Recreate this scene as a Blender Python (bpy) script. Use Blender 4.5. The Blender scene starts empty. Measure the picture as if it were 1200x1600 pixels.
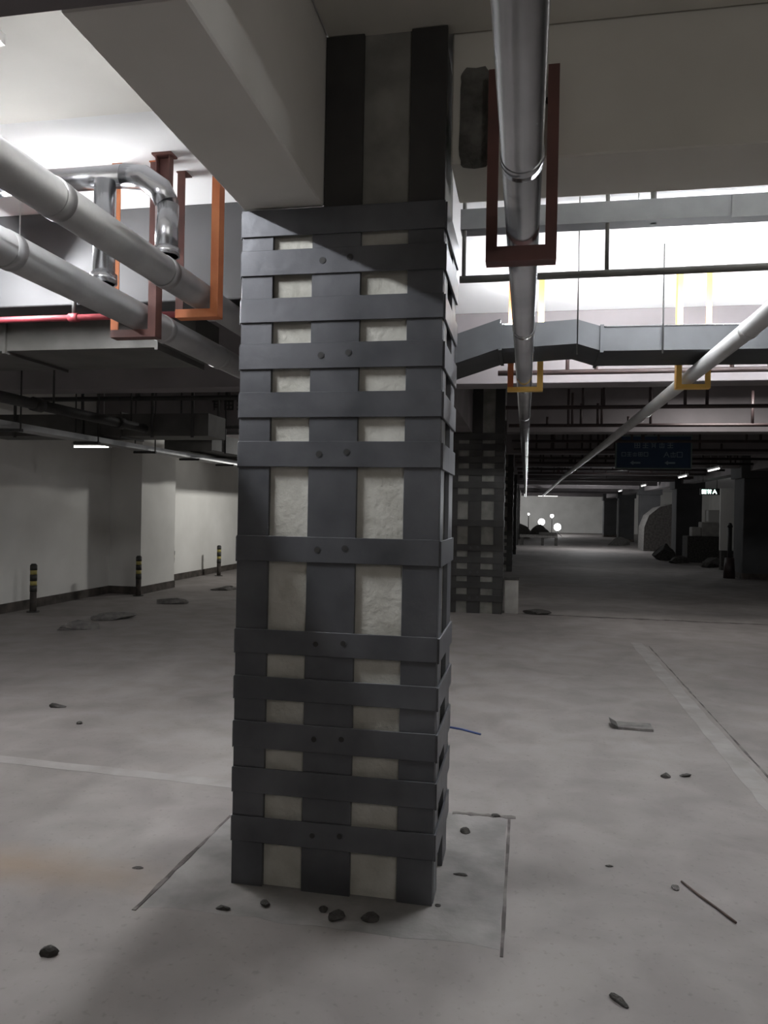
import bpy, bmesh, math, random
from mathutils import Vector, Matrix
random.seed(7)
SC = bpy.context.scene
COL = SC.collection
R = math.radians

# ------------------------------------------------------------------ camera
cd = bpy.data.cameras.new('camera')
cd.sensor_fit = 'VERTICAL'; cd.sensor_height = 36.0
cd.lens = 36.0 * 1170 / 1600
cd.clip_start = 0.05; cd.clip_end = 300
cam = bpy.data.objects.new('camera', cd); COL.objects.link(cam)
cam.matrix_world = (Matrix.Translation((0, 0, 1.5)) @ Matrix.Rotation(R(10.7), 4, 'Z')
                    @ Matrix.Rotation(R(89.9), 4, 'X') @ Matrix.Rotation(R(1.05), 4, 'Z'))
SC.camera = cam

# ------------------------------------------------------------------ world, exposure
w = bpy.data.worlds.new('world'); SC.world = w; w.use_nodes = True
bg = w.node_tree.nodes['Background']
bg.inputs[0].default_value = (0.5, 0.52, 0.55, 1); bg.inputs[1].default_value = 0.02
SC.view_settings.view_transform = 'Standard'
SC.view_settings.look = 'None'
SC.view_settings.exposure = 0.0
SC.view_settings.gamma = 1.0
SC.view_settings.use_curve_mapping = False

# ------------------------------------------------------------------ lights (lamps of the garage and added fills)
def point(name, loc, power, radius=0.06, color=(0.96, 0.98, 1.0)):
    l = bpy.data.lights.new(name, 'POINT'); l.energy = power; l.shadow_soft_size = radius; l.color = color
    o = bpy.data.objects.new(name, l); COL.objects.link(o); o.location = loc
    return o
def area(name, loc, power, sx, sy, rot=(0, 0, 0), color=(1.0, 0.98, 0.96), spread=180):
    l = bpy.data.lights.new(name, 'AREA'); l.shape = 'RECTANGLE'; l.size = sx; l.size_y = sy
    l.energy = power; l.color = color; l.spread = R(spread)
    o = bpy.data.objects.new(name, l); COL.objects.link(o); o.location = loc; o.rotation_euler = rot
    return o
# (the two strongest lamps are the emissive tubes built with their fixtures further down)
TUBE_RIGHT, TUBE_LEFT, TUBE_LEFT_REAR, TUBE_SLAB_FILL = 560, 690, 780, 320
area('fill_right_side', (3.2, 2.3, 3.2), 5, 0.15, 1.2, color=(1.0, 0.96, 0.94))  # added fill for the near floor, no fixture behind it
point('fill_behind_camera', (1.4, -1.2, 2.9), 34, 0.1, color=(1.0, 0.96, 0.93))  # added ambient fill that lifts the beam faces
area('fill_second_bay', (2.6, 10.3, 3.2), 42, 1.2, 0.15)  # added fill for the dark floor of the second bay
area('fill_second_bay_left', (-3.0, 9.3, 3.2), 10, 1.2, 0.15)  # added fill brightening the ceiling on the left
area('lamp_light_wall', (-3.45, 15.2, 2.56), 85, 0.06, 0.5, (0, R(90), 0), color=(1.0, 0.99, 0.95))
point('lamp_light_corridor', (2.6, 21.5, 2.5), 22, 0.1)
point('fill_corridor_far', (2.6, 33.0, 1.9), 150, 0.1)  # added fill set low to brighten the far ceiling
point('lamp_light_end', (1.5, 54.0, 1.6), 180, 0.3)
point('lamp_light_end_left', (-1.0, 57.0, 2.3), 90, 0.3)
point('fill_side_hall', (10.5, 33.0, 2.4), 150, 0.2)  # added fill for the far right wall, source unseen

# ------------------------------------------------------------------ materials
def new_mat(name):
    m = bpy.data.materials.new(name); m.use_nodes = True
    nt = m.node_tree; b = nt.nodes['Principled BSDF']
    return m, nt, b
def mat(name, c1, c2=None, scale=8.0, rough=0.8, metal=0.0, bump=0.0, detail=6, lo=0.35, hi=0.65, stretch=(1, 1, 1), bscale=None, rvar=0.0):
    m, nt, b = new_mat(name)
    b.inputs['Roughness'].default_value = rough; b.inputs['Metallic'].default_value = metal
    if c2 is None: c2 = tuple(x * 0.8 for x in c1)
    tc = nt.nodes.new('ShaderNodeTexCoord'); mp = nt.nodes.new('ShaderNodeMapping')
    mp.inputs['Scale'].default_value = stretch
    nz = nt.nodes.new('ShaderNodeTexNoise'); nz.inputs['Scale'].default_value = scale; nz.inputs['Detail'].default_value = detail
    cr = nt.nodes.new('ShaderNodeValToRGB')
    cr.color_ramp.elements[0].position = lo; cr.color_ramp.elements[0].color = (*c1, 1)
    cr.color_ramp.elements[1].position = hi; cr.color_ramp.elements[1].color = (*c2, 1)
    L = nt.links
    L.new(tc.outputs['Object'], mp.inputs[0]); L.new(mp.outputs[0], nz.inputs['Vector'])
    L.new(nz.outputs[0], cr.inputs[0]); L.new(cr.outputs[0], b.inputs['Base Color'])
    if bump:
        n2 = nt.nodes.new('ShaderNodeTexNoise'); n2.inputs['Scale'].default_value = bscale or scale * 5; n2.inputs['Detail'].default_value = 4
        bp = nt.nodes.new('ShaderNodeBump'); bp.inputs['Strength'].default_value = bump; bp.inputs['Distance'].default_value = 0.01
        L.new(mp.outputs[0], n2.inputs['Vector']); L.new(n2.outputs[0], bp.inputs['Height']); L.new(bp.outputs[0], b.inputs['Normal'])
    return m
def emat(name, col, strength):
    m, nt, b = new_mat(name)
    b.inputs['Base Color'].default_value = (*col, 1)
    b.inputs['Emission Color'].default_value = (*col, 1); b.inputs['Emission Strength'].default_value = strength
    return m

M = {}
M['steel'] = mat('strap_steel', (0.084, 0.087, 0.095), (0.165, 0.169, 0.182), 3.5, 0.42, 0.55, 0.15, lo=0.3, hi=0.72)
M['steel_shaded'] = mat('strap_steel_shaded', (0.028, 0.027, 0.026), (0.05, 0.048, 0.045), 3.0, 0.55, 0.2, 0.12)  # strap steel darkened for the beam's shade and the dim far columns
M['core'] = mat('column_plaster', (0.44, 0.43, 0.38), (0.62, 0.61, 0.56), 7, 0.9, 0, 0.5, lo=0.3, hi=0.7)
M['core_shaded'] = mat('column_concrete_shaded', (0.17, 0.166, 0.15), (0.27, 0.263, 0.24), 5, 0.9, 0, 0.4)  # column concrete with shade put into its colour
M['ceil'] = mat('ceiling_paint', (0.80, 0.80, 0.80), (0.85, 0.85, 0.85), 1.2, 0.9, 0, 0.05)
M['beam_shaded'] = mat('shaded_beam_plaster', (0.17, 0.155, 0.158), (0.22, 0.20, 0.205), 1.6, 0.9, 0, 0.12)  # plaster colour darkened to carry the dimness of the other beams
M['beam_grey'] = mat('dark_grey_beam', (0.055, 0.055, 0.057), (0.075, 0.075, 0.077), 1.6, 0.9, 0, 0.12)  # very dark even grey for the left beam and right-hand columns
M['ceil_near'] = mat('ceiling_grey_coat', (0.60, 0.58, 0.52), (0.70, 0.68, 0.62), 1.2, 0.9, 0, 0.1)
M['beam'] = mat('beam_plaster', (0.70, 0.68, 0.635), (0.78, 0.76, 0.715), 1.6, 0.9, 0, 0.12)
M['wall'] = mat('white_wall', (0.62, 0.61, 0.58), (0.72, 0.71, 0.68), 1.0, 0.9, 0, 0.06)
M['base'] = mat('dirty_skirting', (0.035, 0.03, 0.026), (0.09, 0.075, 0.065), 6, 0.9)
M['glue'] = mat('glue_patch', (0.07, 0.068, 0.06), (0.16, 0.155, 0.14), 14, 0.8, 0, 0.6)
M['foil'] = mat('insulation_foil', (0.46, 0.47, 0.49), (0.60, 0.61, 0.63), 2.5, 0.24, 0.97, 0.3, bscale=7)
M['foil_dull'] = mat('insulation_wrap', (0.30, 0.30, 0.30), (0.40, 0.40, 0.40), 3, 0.45, 0.6, 0.3, bscale=10)
M['white_pipe'] = mat('white_pipe_cover', (0.42, 0.42, 0.41), (0.52, 0.52, 0.51), 3, 0.4, 0.1, 0.2, bscale=10)
M['orange'] = mat('primer_orange', (0.50, 0.14, 0.05), (0.62, 0.22, 0.08), 5, 0.6, 0, 0.1)
M['brown'] = mat('primer_brown', (0.10, 0.045, 0.038), (0.15, 0.06, 0.05), 5, 0.6, 0, 0.1)
M['yellow'] = mat('paint_yellow', (0.75, 0.42, 0.07), (0.82, 0.52, 0.12), 5, 0.5, 0, 0.05)
M['red'] = mat('fire_pipe_red', (0.13, 0.016, 0.022), (0.19, 0.026, 0.034), 5, 0.45)
M['dred'] = mat('sprinkler_pipe_paint', (0.028, 0.018, 0.018), (0.042, 0.025, 0.024), 5, 0.5)
M['black'] = mat('black_iron', (0.018, 0.018, 0.018), (0.035, 0.033, 0.03), 6, 0.6)
M['galv'] = mat('galvanised_sheet', (0.034, 0.036, 0.038), (0.048, 0.050, 0.053), 4, 0.75, 0.0, 0.05)
M['tray_sheet'] = mat('tray_sheet', (0.12, 0.124, 0.13), (0.16, 0.165, 0.17), 4, 0.6, 0.1, 0.05)
M['duct_dark'] = mat('duct_sheet_dark', (0.07, 0.068, 0.062), (0.10, 0.097, 0.09), 4, 0.6, 0.2, 0.05)  # one even dark tone for ducts, conduit and rods
M['signblue'] = mat('sign_blue', (0.012, 0.035, 0.085), (0.016, 0.045, 0.10), 3, 0.5)
M['signpale'] = mat('sign_letter', (0.20, 0.27, 0.33), (0.24, 0.31, 0.37), 3, 0.6)
M['signframe'] = mat('sign_frame', (0.14, 0.20, 0.18), (0.18, 0.24, 0.22), 3, 0.5)
M['letter'] = mat('stencil_letter', (0.05, 0.05, 0.048), (0.08, 0.08, 0.075), 8, 0.8)
M['rubble'] = mat('dark_rubble', (0.035, 0.033, 0.03), (0.075, 0.07, 0.065), 20, 0.95, 0, 0.8)
M['rubble_lt'] = mat('grey_rubble', (0.10, 0.095, 0.09), (0.18, 0.17, 0.16), 12, 0.95, 0, 0.8)
M['bollard_y'] = mat('bollard_yellow', (0.30, 0.26, 0.07), (0.42, 0.36, 0.12), 9, 0.6)
M['bollard_b'] = mat('bollard_black', (0.02, 0.02, 0.018), (0.04, 0.04, 0.035), 9, 0.6)
M['line'] = mat('faded_line_paint', (0.215, 0.20, 0.19), (0.30, 0.282, 0.27), 5, 0.9, 0, 0.2, lo=0.3, hi=0.7)
M['cut'] = mat('saw_cut_dirt', (0.055, 0.048, 0.045), (0.20, 0.18, 0.17), 7, 0.95, lo=0.4, hi=0.7)
M['screed'] = mat('fresh_screed', (0.165, 0.157, 0.15), (0.25, 0.237, 0.228), 5, 0.92, 0, 0.5)
M['board'] = mat('pale_board', (0.30, 0.29, 0.27), (0.40, 0.385, 0.36), 6, 0.85)
M['blue'] = mat('blue_cable', (0.03, 0.05, 0.14), (0.04, 0.07, 0.2), 6, 0.5)
M['twig'] = mat('rusty_rod', (0.05, 0.035, 0.03), (0.09, 0.06, 0.05), 10, 0.8)
M['lamp_right'] = emat('lamp_tube_right', (0.93, 0.96, 1.0), TUBE_RIGHT)
M['lamp_left'] = emat('lamp_tube_left', (0.95, 0.97, 1.0), TUBE_LEFT)
M['lamp_rear'] = emat('lamp_tube_rear', (0.97, 0.98, 1.0), TUBE_LEFT_REAR)
M['slab_fill'] = emat('slab_fill_tube', (0.95, 0.97, 1.0), TUBE_SLAB_FILL)  # glow of the added fill tubes above the duct
M['lamp_soft'] = emat('lamp_tube_dim', (1.0, 0.97, 0.92), 3)
M['lamp_far'] = emat('work_lamp', (1.0, 1.0, 1.0), 12)
M['green'] = emat('exit_sign_glow', (0.75, 0.9, 0.85), 2)
M['housing'] = mat('lamp_housing', (0.55, 0.55, 0.55), (0.6, 0.6, 0.6), 3, 0.4)

def floor_mat():
    m, nt, b = new_mat('dusty_concrete_floor'); L = nt.links
    b.inputs['Roughness'].default_value = 0.82
    tc = nt.nodes.new('ShaderNodeTexCoord')
    def noise(s, d, dist=0.0):
        n = nt.nodes.new('ShaderNodeTexNoise'); n.inputs['Scale'].default_value = s; n.inputs['Detail'].default_value = d
        n.inputs['Distortion'].default_value = dist
        L.new(tc.outputs['Object'], n.inputs['Vector']); return n
    def ramp(src, p0, c0, p1, c1):
        r = nt.nodes.new('ShaderNodeValToRGB'); r.color_ramp.elements[0].position = p0; r.color_ramp.elements[0].color = c0
        r.color_ramp.elements[1].position = p1; r.color_ramp.elements[1].color = c1; L.new(src, r.inputs[0]); return r
    def mix(mode, f, a, c):
        x = nt.nodes.new('ShaderNodeMix'); x.data_type = 'RGBA'; x.blend_type = mode
        if isinstance(f, float): x.inputs[0].default_value = f
        else: L.new(f, x.inputs[0])
        L.new(a, x.inputs[6])
        if isinstance(c, tuple): x.inputs[7].default_value = c
        else: L.new(c, x.inputs[7])
        return x.outputs[2]
    big = noise(0.55, 5, 0.6); c = ramp(big.outputs[0], 0.32, (0.185, 0.168, 0.160, 1), 0.68, (0.268, 0.246, 0.236, 1)).outputs[0]
    mid = noise(3.2, 8, 0.4); g = ramp(mid.outputs[0], 0.35, (0.87, 0.865, 0.86, 1), 0.65, (1.08, 1.08, 1.08, 1)).outputs[0]
    c = mix('MULTIPLY', 1.0, c, g)
    fine = noise(38, 5); sp = ramp(fine.outputs[0], 0.27, (0.7, 0.68, 0.67, 1), 0.40, (1, 1, 1, 1)).outputs[0]
    c = mix('MULTIPLY', 0.6, c, sp)
    # rusty water stain on the left, in floor coordinates
    mp = nt.nodes.new('ShaderNodeMapping'); mp.inputs['Location'].default_value = (2.0 / 0.75, -2.78 / 0.2, 0)
    mp.inputs['Scale'].default_value = (1 / 0.75, 1 / 0.2, 1)
    L.new(tc.outputs['Object'], mp.inputs[0])
    ln = nt.nodes.new('ShaderNodeVectorMath'); ln.operation = 'LENGTH'; L.new(mp.outputs[0], ln.inputs[0])
    ad = nt.nodes.new('ShaderNodeMath'); ad.operation = 'ADD'; L.new(ln.outputs['Value'], ad.inputs[0])
    n3 = noise(5, 4, 0.5); L.new(n3.outputs[0], ad.inputs[1])
    f = ramp(ad.outputs[0], 0.5, (0.7, 0.7, 0.7, 1), 1.0, (0, 0, 0, 1))
    mr = nt.nodes.new('ShaderNodeMapRange'); mr.inputs[1].default_value = 0.5; mr.inputs[2].default_value = 1.55
    mr.inputs[3].default_value = 0.55; mr.inputs[4].default_value = 0.0; L.new(ad.outputs[0], mr.inputs[0])
    c = mix('MIX', mr.outputs[0], c, (0.21, 0.145, 0.085, 1))
    L.new(c, b.inputs['Base Color'])
    bp = nt.nodes.new('ShaderNodeBump'); bp.inputs['Strength'].default_value = 0.5; bp.inputs['Distance'].default_value = 0.012
    L.new(mid.outputs[0], bp.inputs['Height']); L.new(bp.outputs[0], b.inputs['Normal'])
    return m
M['floor'] = floor_mat()

# ------------------------------------------------------------------ mesh helpers
def add_box(bm, x0, x1, y0, y1, z0, z1):
    v = [bm.verts.new((x, y, z)) for z in (z0, z1) for y in (y0, y1) for x in (x0, x1)]
    for f in ((0, 2, 3, 1), (4, 5, 7, 6), (0, 1, 5, 4), (2, 6, 7, 3), (0, 4, 6, 2), (1, 3, 7, 5)):
        bm.faces.new([v[i] for i in f])
def bevel(bm, w=0.004):
    bmesh.ops.bevel(bm, geom=bm.edges[:], offset=w, segments=1, affect='EDGES')
def add_tube(bm, pts, r, n=20, cap=True, up=None, phase=0.0):
    """sweep a circle along a polyline with mitred joints"""
    pts = [Vector(p) for p in pts]; rings = []
    if not isinstance(r, (list, tuple)): r = [r] * len(pts)
    d0 = (pts[1] - pts[0]).normalized()
    ref = Vector((0, 0, 1)) if abs(d0.z) < 0.9 else Vector((1, 0, 0))
    u = d0.cross(ref).normalized()
    for i, p in enumerate(pts):
        a = (pts[i] - pts[i - 1]).normalized() if i > 0 else None
        b = (pts[i + 1] - pts[i]).normalized() if i < len(pts) - 1 else None
        t = (a + b).normalized() if a is not None and b is not None else (a if a is not None else b)
        d = b if b is not None else a
        dd = a if a is not None else b
        u = (u - dd * u.dot(dd)).normalized(); v = dd.cross(u)
        ring = []
        for k in range(n):
            an = 2 * math.pi * k / n + phase
            off = (u * math.cos(an) + v * math.sin(an)) * r[i]
            # project on the mitre plane along dd
            s = -off.dot(t) / dd.dot(t)
            ring.append(bm.verts.new(p + off + dd * s))
        rings.append(ring)
        if b is not None: 
            u = (u - b * u.dot(b)); u.normalize()
    for i in range(len(rings) - 1):
        for k in range(n):
            f = bm.faces.new((rings[i][k], rings[i][(k + 1) % n], rings[i + 1][(k + 1) % n], rings[i + 1][k])); f.smooth = True
    if cap:
        bm.faces.new(rings[0][::-1]); bm.faces.new(rings[-1])
def add_lump(bm, c, r, sq=(1, 1, 0.6), seed=0, sub=2):
    rr = random.Random(seed)
    res = bmesh.ops.create_icosphere(bm, subdivisions=sub, radius=1.0)
    ax = [Vector((rr.uniform(-1, 1), rr.uniform(-1, 1), rr.uniform(-1, 1))).normalized() for _ in range(7)]
    cut = [rr.uniform(0.45, 0.85) for _ in ax]
    for v in res['verts']:
        p = v.co.copy()
        for a, k in zip(ax, cut):
            d = p.dot(a)
            if d > k: p -= a * (d - k)
        p *= 1 + rr.uniform(-0.06, 0.06)
        z = max(p.z * sq[2], -0.3 * sq[2])
        v.co = Vector(c) + Vector((p.x * sq[0] * r, p.y * sq[1] * r, (z + 0.3 * sq[2]) * r))
def obj(name, bm, m, parent=None):
    bmesh.ops.recalc_face_normals(bm, faces=bm.faces[:])
    me = bpy.data.meshes.new(name); bm.to_mesh(me); bm.free()
    if not isinstance(m, (list, tuple)): m = [m]
    for x in m: me.materials.append(x)
    o = bpy.data.objects.new(name, me); COL.objects.link(o)
    if parent is not None: o.parent = parent
    return o
def box(name, x0, x1, y0, y1, z0, z1, m, parent=None, bev=0.0):
    bm = bmesh.new(); add_box(bm, x0, x1, y0, y1, z0, z1)
    if bev: bevel(bm, bev)
    return obj(name, bm, m, parent)
def tube(name, pts, r, m, parent=None, n=20):
    bm = bmesh.new(); add_tube(bm, pts, r, n); return obj(name, bm, m, parent)
def tag(o, label, cat, group=None, kind=None):
    o['label'] = label; o['category'] = cat
    if group: o['group'] = group
    if kind: o['kind'] = kind
    return o
def thing(name, label, cat, loc=(0, 0, 0), group=None):
    o = bpy.data.objects.new(name, None); COL.objects.link(o); o.location = loc
    o.empty_display_size = 0.2
    return tag(o, label, cat, group)
def struct(name, bm_or_obj):
    bm_or_obj.name = name; bm_or_obj['kind'] = 'structure'; return bm_or_obj
def copy_tree(o, parent=None):
    c = o.copy(); COL.objects.link(c)
    if parent is not None: c.parent = parent
    for ch in list(o.children): copy_tree(ch, c)
    return c

# ================================================================== STRUCTURE
ZC = 3.36
floor = struct('floor', box('floor', -7.2, 14.2, -6, 62, -0.12, 0.0, M['floor']))
bm = bmesh.new(); add_box(bm, -7.2, 14.2, -6, 62, ZC, ZC + 0.16)
ceiling = struct('ceiling', obj('ceiling', bm, M['ceil']))
struct('wall_left', box('wall_left', -7.2, -7.0, -6, 62, 0, ZC, M['wall']))
struct('wall_right', box('wall_right', 14.0, 14.2, -6, 62, 0, ZC, M['wall']))
struct('wall_back', box('wall_back', -7.0, 14.0, 61.8, 62, 0, ZC, M['wall']))
struct('wall_near', box('wall_near', -7.0, 14.0, -6, -5.8, 0, ZC, M['beam']))
# wall piers at the left wall (parts of the wall)
wl = bpy.data.objects['wall_left']
for y0 in (3.1, 11.75, 20.0, 28.2, 36.4):
    box('pier', -7.0, -6.42, y0, y0 + 1.25, 0, ZC, M['wall'], wl)
bb = struct('baseboard_left', box('baseboard_left', -7.0, -6.975, -5.8, 61.8, 0.0, 0.13, M['base']))
for y0 in (3.1, 11.75, 20.0, 28.2, 36.4):
    b_ = bmesh.new(); add_box(b_, -6.975, -6.40, y0 - 0.025, y0 - 0.001, 0, 0.13); add_box(b_, -6.419, -6.40, y0 - 0.001, y0 + 1.25, 0, 0.13)
    obj('pier_skirting', b_, M['base'], bb)

# beams hang from the ceiling slab: parts of the ceiling
def beam(x0, x1, y0, y1, z0, m='beam_shaded', label=None):
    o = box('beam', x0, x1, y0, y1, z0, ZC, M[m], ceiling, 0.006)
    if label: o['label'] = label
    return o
ROWS = [2.83, 11.2, 19.4, 27.6, 35.8, 44.0, 52.2]
XL, XR = -1.11, -0.34          # column core
# beam along the depth, over the left half of each column
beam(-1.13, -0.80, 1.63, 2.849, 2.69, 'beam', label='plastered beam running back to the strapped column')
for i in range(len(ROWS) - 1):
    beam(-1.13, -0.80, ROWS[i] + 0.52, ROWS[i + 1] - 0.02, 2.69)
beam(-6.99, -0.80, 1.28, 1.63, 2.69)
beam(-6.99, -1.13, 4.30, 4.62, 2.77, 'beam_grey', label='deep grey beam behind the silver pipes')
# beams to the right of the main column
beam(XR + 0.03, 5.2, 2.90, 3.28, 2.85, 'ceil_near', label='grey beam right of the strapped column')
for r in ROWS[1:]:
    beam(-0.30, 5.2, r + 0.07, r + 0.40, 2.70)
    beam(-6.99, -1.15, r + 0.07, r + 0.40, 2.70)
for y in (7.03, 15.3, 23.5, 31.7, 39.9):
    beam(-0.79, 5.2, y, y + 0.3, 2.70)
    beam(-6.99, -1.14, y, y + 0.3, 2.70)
beam(5.2, 5.55, -5.7, 11.1, 2.62)
for i in range(1, len(ROWS) - 1):
    beam(5.3, 5.7, ROWS[i] + 0.86, ROWS[i + 1], 2.62)
# ceiling coats: grey skim near the column on the right, added greyer panel on the left for the slab's shade step
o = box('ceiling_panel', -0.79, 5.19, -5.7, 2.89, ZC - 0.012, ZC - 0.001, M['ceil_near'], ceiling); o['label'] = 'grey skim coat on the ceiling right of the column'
o = box('ceiling_panel', -6.98, -1.14, 1.64, 3.17, ZC - 0.05, ZC - 0.001, M['beam'], ceiling); o['label'] = 'added lower ceiling strip on the left, its grey carrying shade'
# glue patch on the beam face
bm = bmesh.new()
N = 28; pts = []
for k in range(N):
    a = 2 * math.pi * k / N
    cx = math.copysign(abs(math.cos(a)) ** 0.35, math.cos(a)); cz = math.copysign(abs(math.sin(a)) ** 0.35, math.sin(a))
    pts.append((-0.218 + 0.062 * cx * random.uniform(0.92, 1.05), 3.02 + 0.195 * cz * random.uniform(0.97, 1.02)))
f0 = [bm.verts.new((x, 2.8965, z)) for x, z in pts]; f1 = [bm.verts.new((x, 2.8995, z)) for x, z in pts]
bm.faces.new(f0); bm.faces.new(f1[::-1])
for k in range(N): bm.faces.new((f0[k], f0[(k + 1) % N], f1[(k + 1) % N], f1[k]))
o = obj('glue_patch', bm, M['glue'], ceiling); o['label'] = 'dark upright patch of dried glue on the beam beside the column'

# floor pieces
def flat(name, corners, z1, m, label=None, z0=0.0002):
    bm = bmesh.new(); a = [bm.verts.new((x, y, z0)) for x, y in corners]; b = [bm.verts.new((x, y, z1)) for x, y in corners]
    bm.faces.new(a[::-1]); bm.faces.new(b); n = len(corners)
    for k in range(n): bm.faces.new((a[k], a[(k + 1) % n], b[(k + 1) % n], b[k]))
    o = obj(name, bm, M[m], floor)
    if label: o['label'] = label
    return o
def strip(name, a, b, w, z1, m, label=None, jag=0.0, n=14):
    a, b = Vector(a), Vector(b); d = (b - a).normalized(); p = Vector((-d.y, d.x))
    L, Rr = [], []
    for i in range(n + 1):
        c = a.lerp(b, i / n)
        L.append(c + p * w * (0.5 + random.uniform(-jag, jag))); Rr.append(c - p * w * (0.5 + random.uniform(-jag, jag)))
    return flat(name, [tuple(v) for v in L + Rr[::-1]], z1, m, label)
# screed patch round the column foot, with its saw cuts
def irregular(x0, x1, y0, y1, j=0.02):
    c = []
    for i in range(12): c.append((x0 + (x1 - x0) * i / 12, y0 + random.uniform(-j, j)))
    for i in range(12): c.append((x1 + random.uniform(-j, j) * 0.3, y0 + (y1 - y0) * i / 12))
    for i in range(12): c.append((x1 - (x1 - x0) * i / 12, y1 + random.uniform(-j, j) * 0.3))
    for i in range(12): c.append((x0 + random.uniform(-j, j) * 0.3, y1 - (y1 - y0) * i / 12))
    return c
flat('screed_patch', irregular(-1.39, -0.06, 2.60, 3.73), 0.0008, 'screed', 'greyer patch of screed round the column foot')
strip('saw_cut', (-1.40, 2.56), (-1.385, 3.45), 0.018, 0.003, 'cut', 'dark cut left of the column', 0.25)
strip('saw_cut', (-0.33, 3.735), (-0.02, 3.745), 0.028, 0.003, 'cut', 'dark cut behind the column', 0.3)
strip('saw_cut', (-0.05, 3.73), (-0.052, 2.56), 0.013, 0.002, 'cut', 'dark cut right of the column', 0.12)
strip('painted_line', (-3.6, 3.93), (-1.42, 3.84), 0.10, 0.0012, 'line', 'faded line across the floor on the left', 0.06)
strip('painted_line', (1.31, 9.2), (1.30, 3.0), 0.13, 0.0012, 'line', 'faded lane line on the right', 0.06, 40)
strip('floor_joint', (-0.1, 11.35), (4.6, 11.3), 0.09, 0.002, 'cut', 'dark joint across the far floor', 0.4, 40)
strip('floor_joint', (1.42, 9.0), (1.40, 3.0), 0.012, 0.0015, 'cut', 'dark joint beside the lane line', 0.4, 40)

# ================================================================== STRAPPED COLUMNS
BZ = [(2.575, 2.68), (2.42, 2.52), (2.235, 2.33), (2.05, 2.15), (1.86, 1.96), (1.67, 1.77),
      (1.29, 1.39), (0.925, 1.02), (0.745, 0.835), (0.55, 0.655), (0.37, 0.47), (0.18, 0.28)]
def strapped_column(y0, label):
    """column with origin on the floor at the middle of its front face"""
    cx = (XL + XR) / 2; hw = 0.385; dp = 0.45
    t = thing('strapped_column', label, 'column', (cx, y0, 0), 'steel strapped concrete columns')
    X = lambda x: x - cx
    bm = bmesh.new(); add_box(bm, -hw, hw, 0.02, 0.02 + dp, 0, 2.69)
    obj('core', bm, M['core'], t)
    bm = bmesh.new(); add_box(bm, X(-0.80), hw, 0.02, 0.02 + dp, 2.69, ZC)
    o = obj('core_top', bm, M['core_shaded'], t); o['label'] = 'concrete head of the column, shade put into its colour'
    def plate(name, b, m='steel', bev=0.0015):
        bm = bmesh.new(); add_box(bm, *b)
        bevel(bm, bev); return obj(name, bm, M[m], t)
    th = 0.02
    for i, (a, b, top, m) in enumerate(((-1.13, -1.0, 2.58, 'steel'), (-0.84, -0.645, 2.58, 'steel'), (-0.46, -0.322, 2.58, 'steel'))):
        plate('vertical_strap', (X(a), X(b), 0.0, th - 0.0005, 0.0, top), m)
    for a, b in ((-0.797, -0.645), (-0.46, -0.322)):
        o = plate('vertical_strap', (X(a), X(b), 0.0, th - 0.0005, 2.68, ZC - 0.015), 'steel_shaded'); o['label'] = 'upper strap, its colour darkened for the beam shade'
    yb = 0.02 + dp
    for a, b in ((-1.13, -1.0), (-0.84, -0.645), (-0.46, -0.32)):
        plate('vertical_strap', (X(a), X(b), yb + 0.0005, yb + th, 0.0, 2.58))
    for s in (-1, 1):
        for a, b in ((0.02, 0.13), (yb - 0.14, yb)):
            xs = (hw + 0.0005, hw + th) if s > 0 else (-hw - th, -hw - 0.0005)
            plate('vertical_strap', (xs[0], xs[1], a, b, 0.0, 2.58))
    for i, (z0, z1) in enumerate(BZ):
        j = random.uniform(-0.004, 0.004); z0 += j; z1 += j
        if i == 0:
            o = plate('horizontal_strap', (-0.405, 0.407, -0.008, -0.0005, z0, z1))
            o['label'] = 'topmost band, under the beam'
        else:
            plate('horizontal_strap', (-0.405, 0.407, -0.008, -0.0005, z0, z1))
        plate('horizontal_strap', (-0.405, 0.405, yb + th + 0.0005, yb + th + 0.011, z0, z1))
        for s in (-1, 1):
            xs = (hw + th + 0.0005, hw + th + 0.009) if s > 0 else (-hw - th - 0.005, -hw - th - 0.0005)
            plate('horizontal_strap', (xs[0], xs[1], -0.002, yb + 0.02, z0 - 0.005, z1 - 0.005))
        if i in (1, 3, 5, 6, 7, 9, 11):
            for x in (-0.795, -0.685):
                bm = bmesh.new(); zc = (z0 + z1) / 2 + 0.008 * (1 if x > -0.7 else 0)
                add_tube(bm, [(X(x), -0.0095, zc), (X(x), -0.0078, zc)], 0.0135, 14)
                h = obj('bolt_washer', bm, M['galv'] if i < 7 else M['steel'], t)
                bm = bmesh.new(); add_tube(bm, [(X(x), -0.0103, zc), (X(x), -0.0096, zc)], 0.0105, 12)
                obj('bolt_hole', bm, M['black'], h)
    return t
first = strapped_column(2.83, 'large concrete column nearest the camera, caged in steel straps, in the middle')
labels = {11.2: 'second strapped column, standing just behind the large near one',
          19.4: 'third column back in the strapped row, a dark sliver behind the second',
          27.6: 'fourth column back in the strapped row', 35.8: 'fifth column back in the strapped row',
          44.0: 'farthest column of the strapped row'}
DIM = {}  # far copies take the shaded colours to look dim
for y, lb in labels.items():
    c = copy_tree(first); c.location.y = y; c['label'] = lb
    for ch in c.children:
        k = ch.name.split('.')[0]; m_ = M['core_shaded'] if k == 'core' else (M['steel_shaded'] if k.endswith('_strap') else None)
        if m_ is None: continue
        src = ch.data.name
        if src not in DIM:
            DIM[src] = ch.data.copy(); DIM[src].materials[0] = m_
        ch.data = DIM[src]
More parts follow.
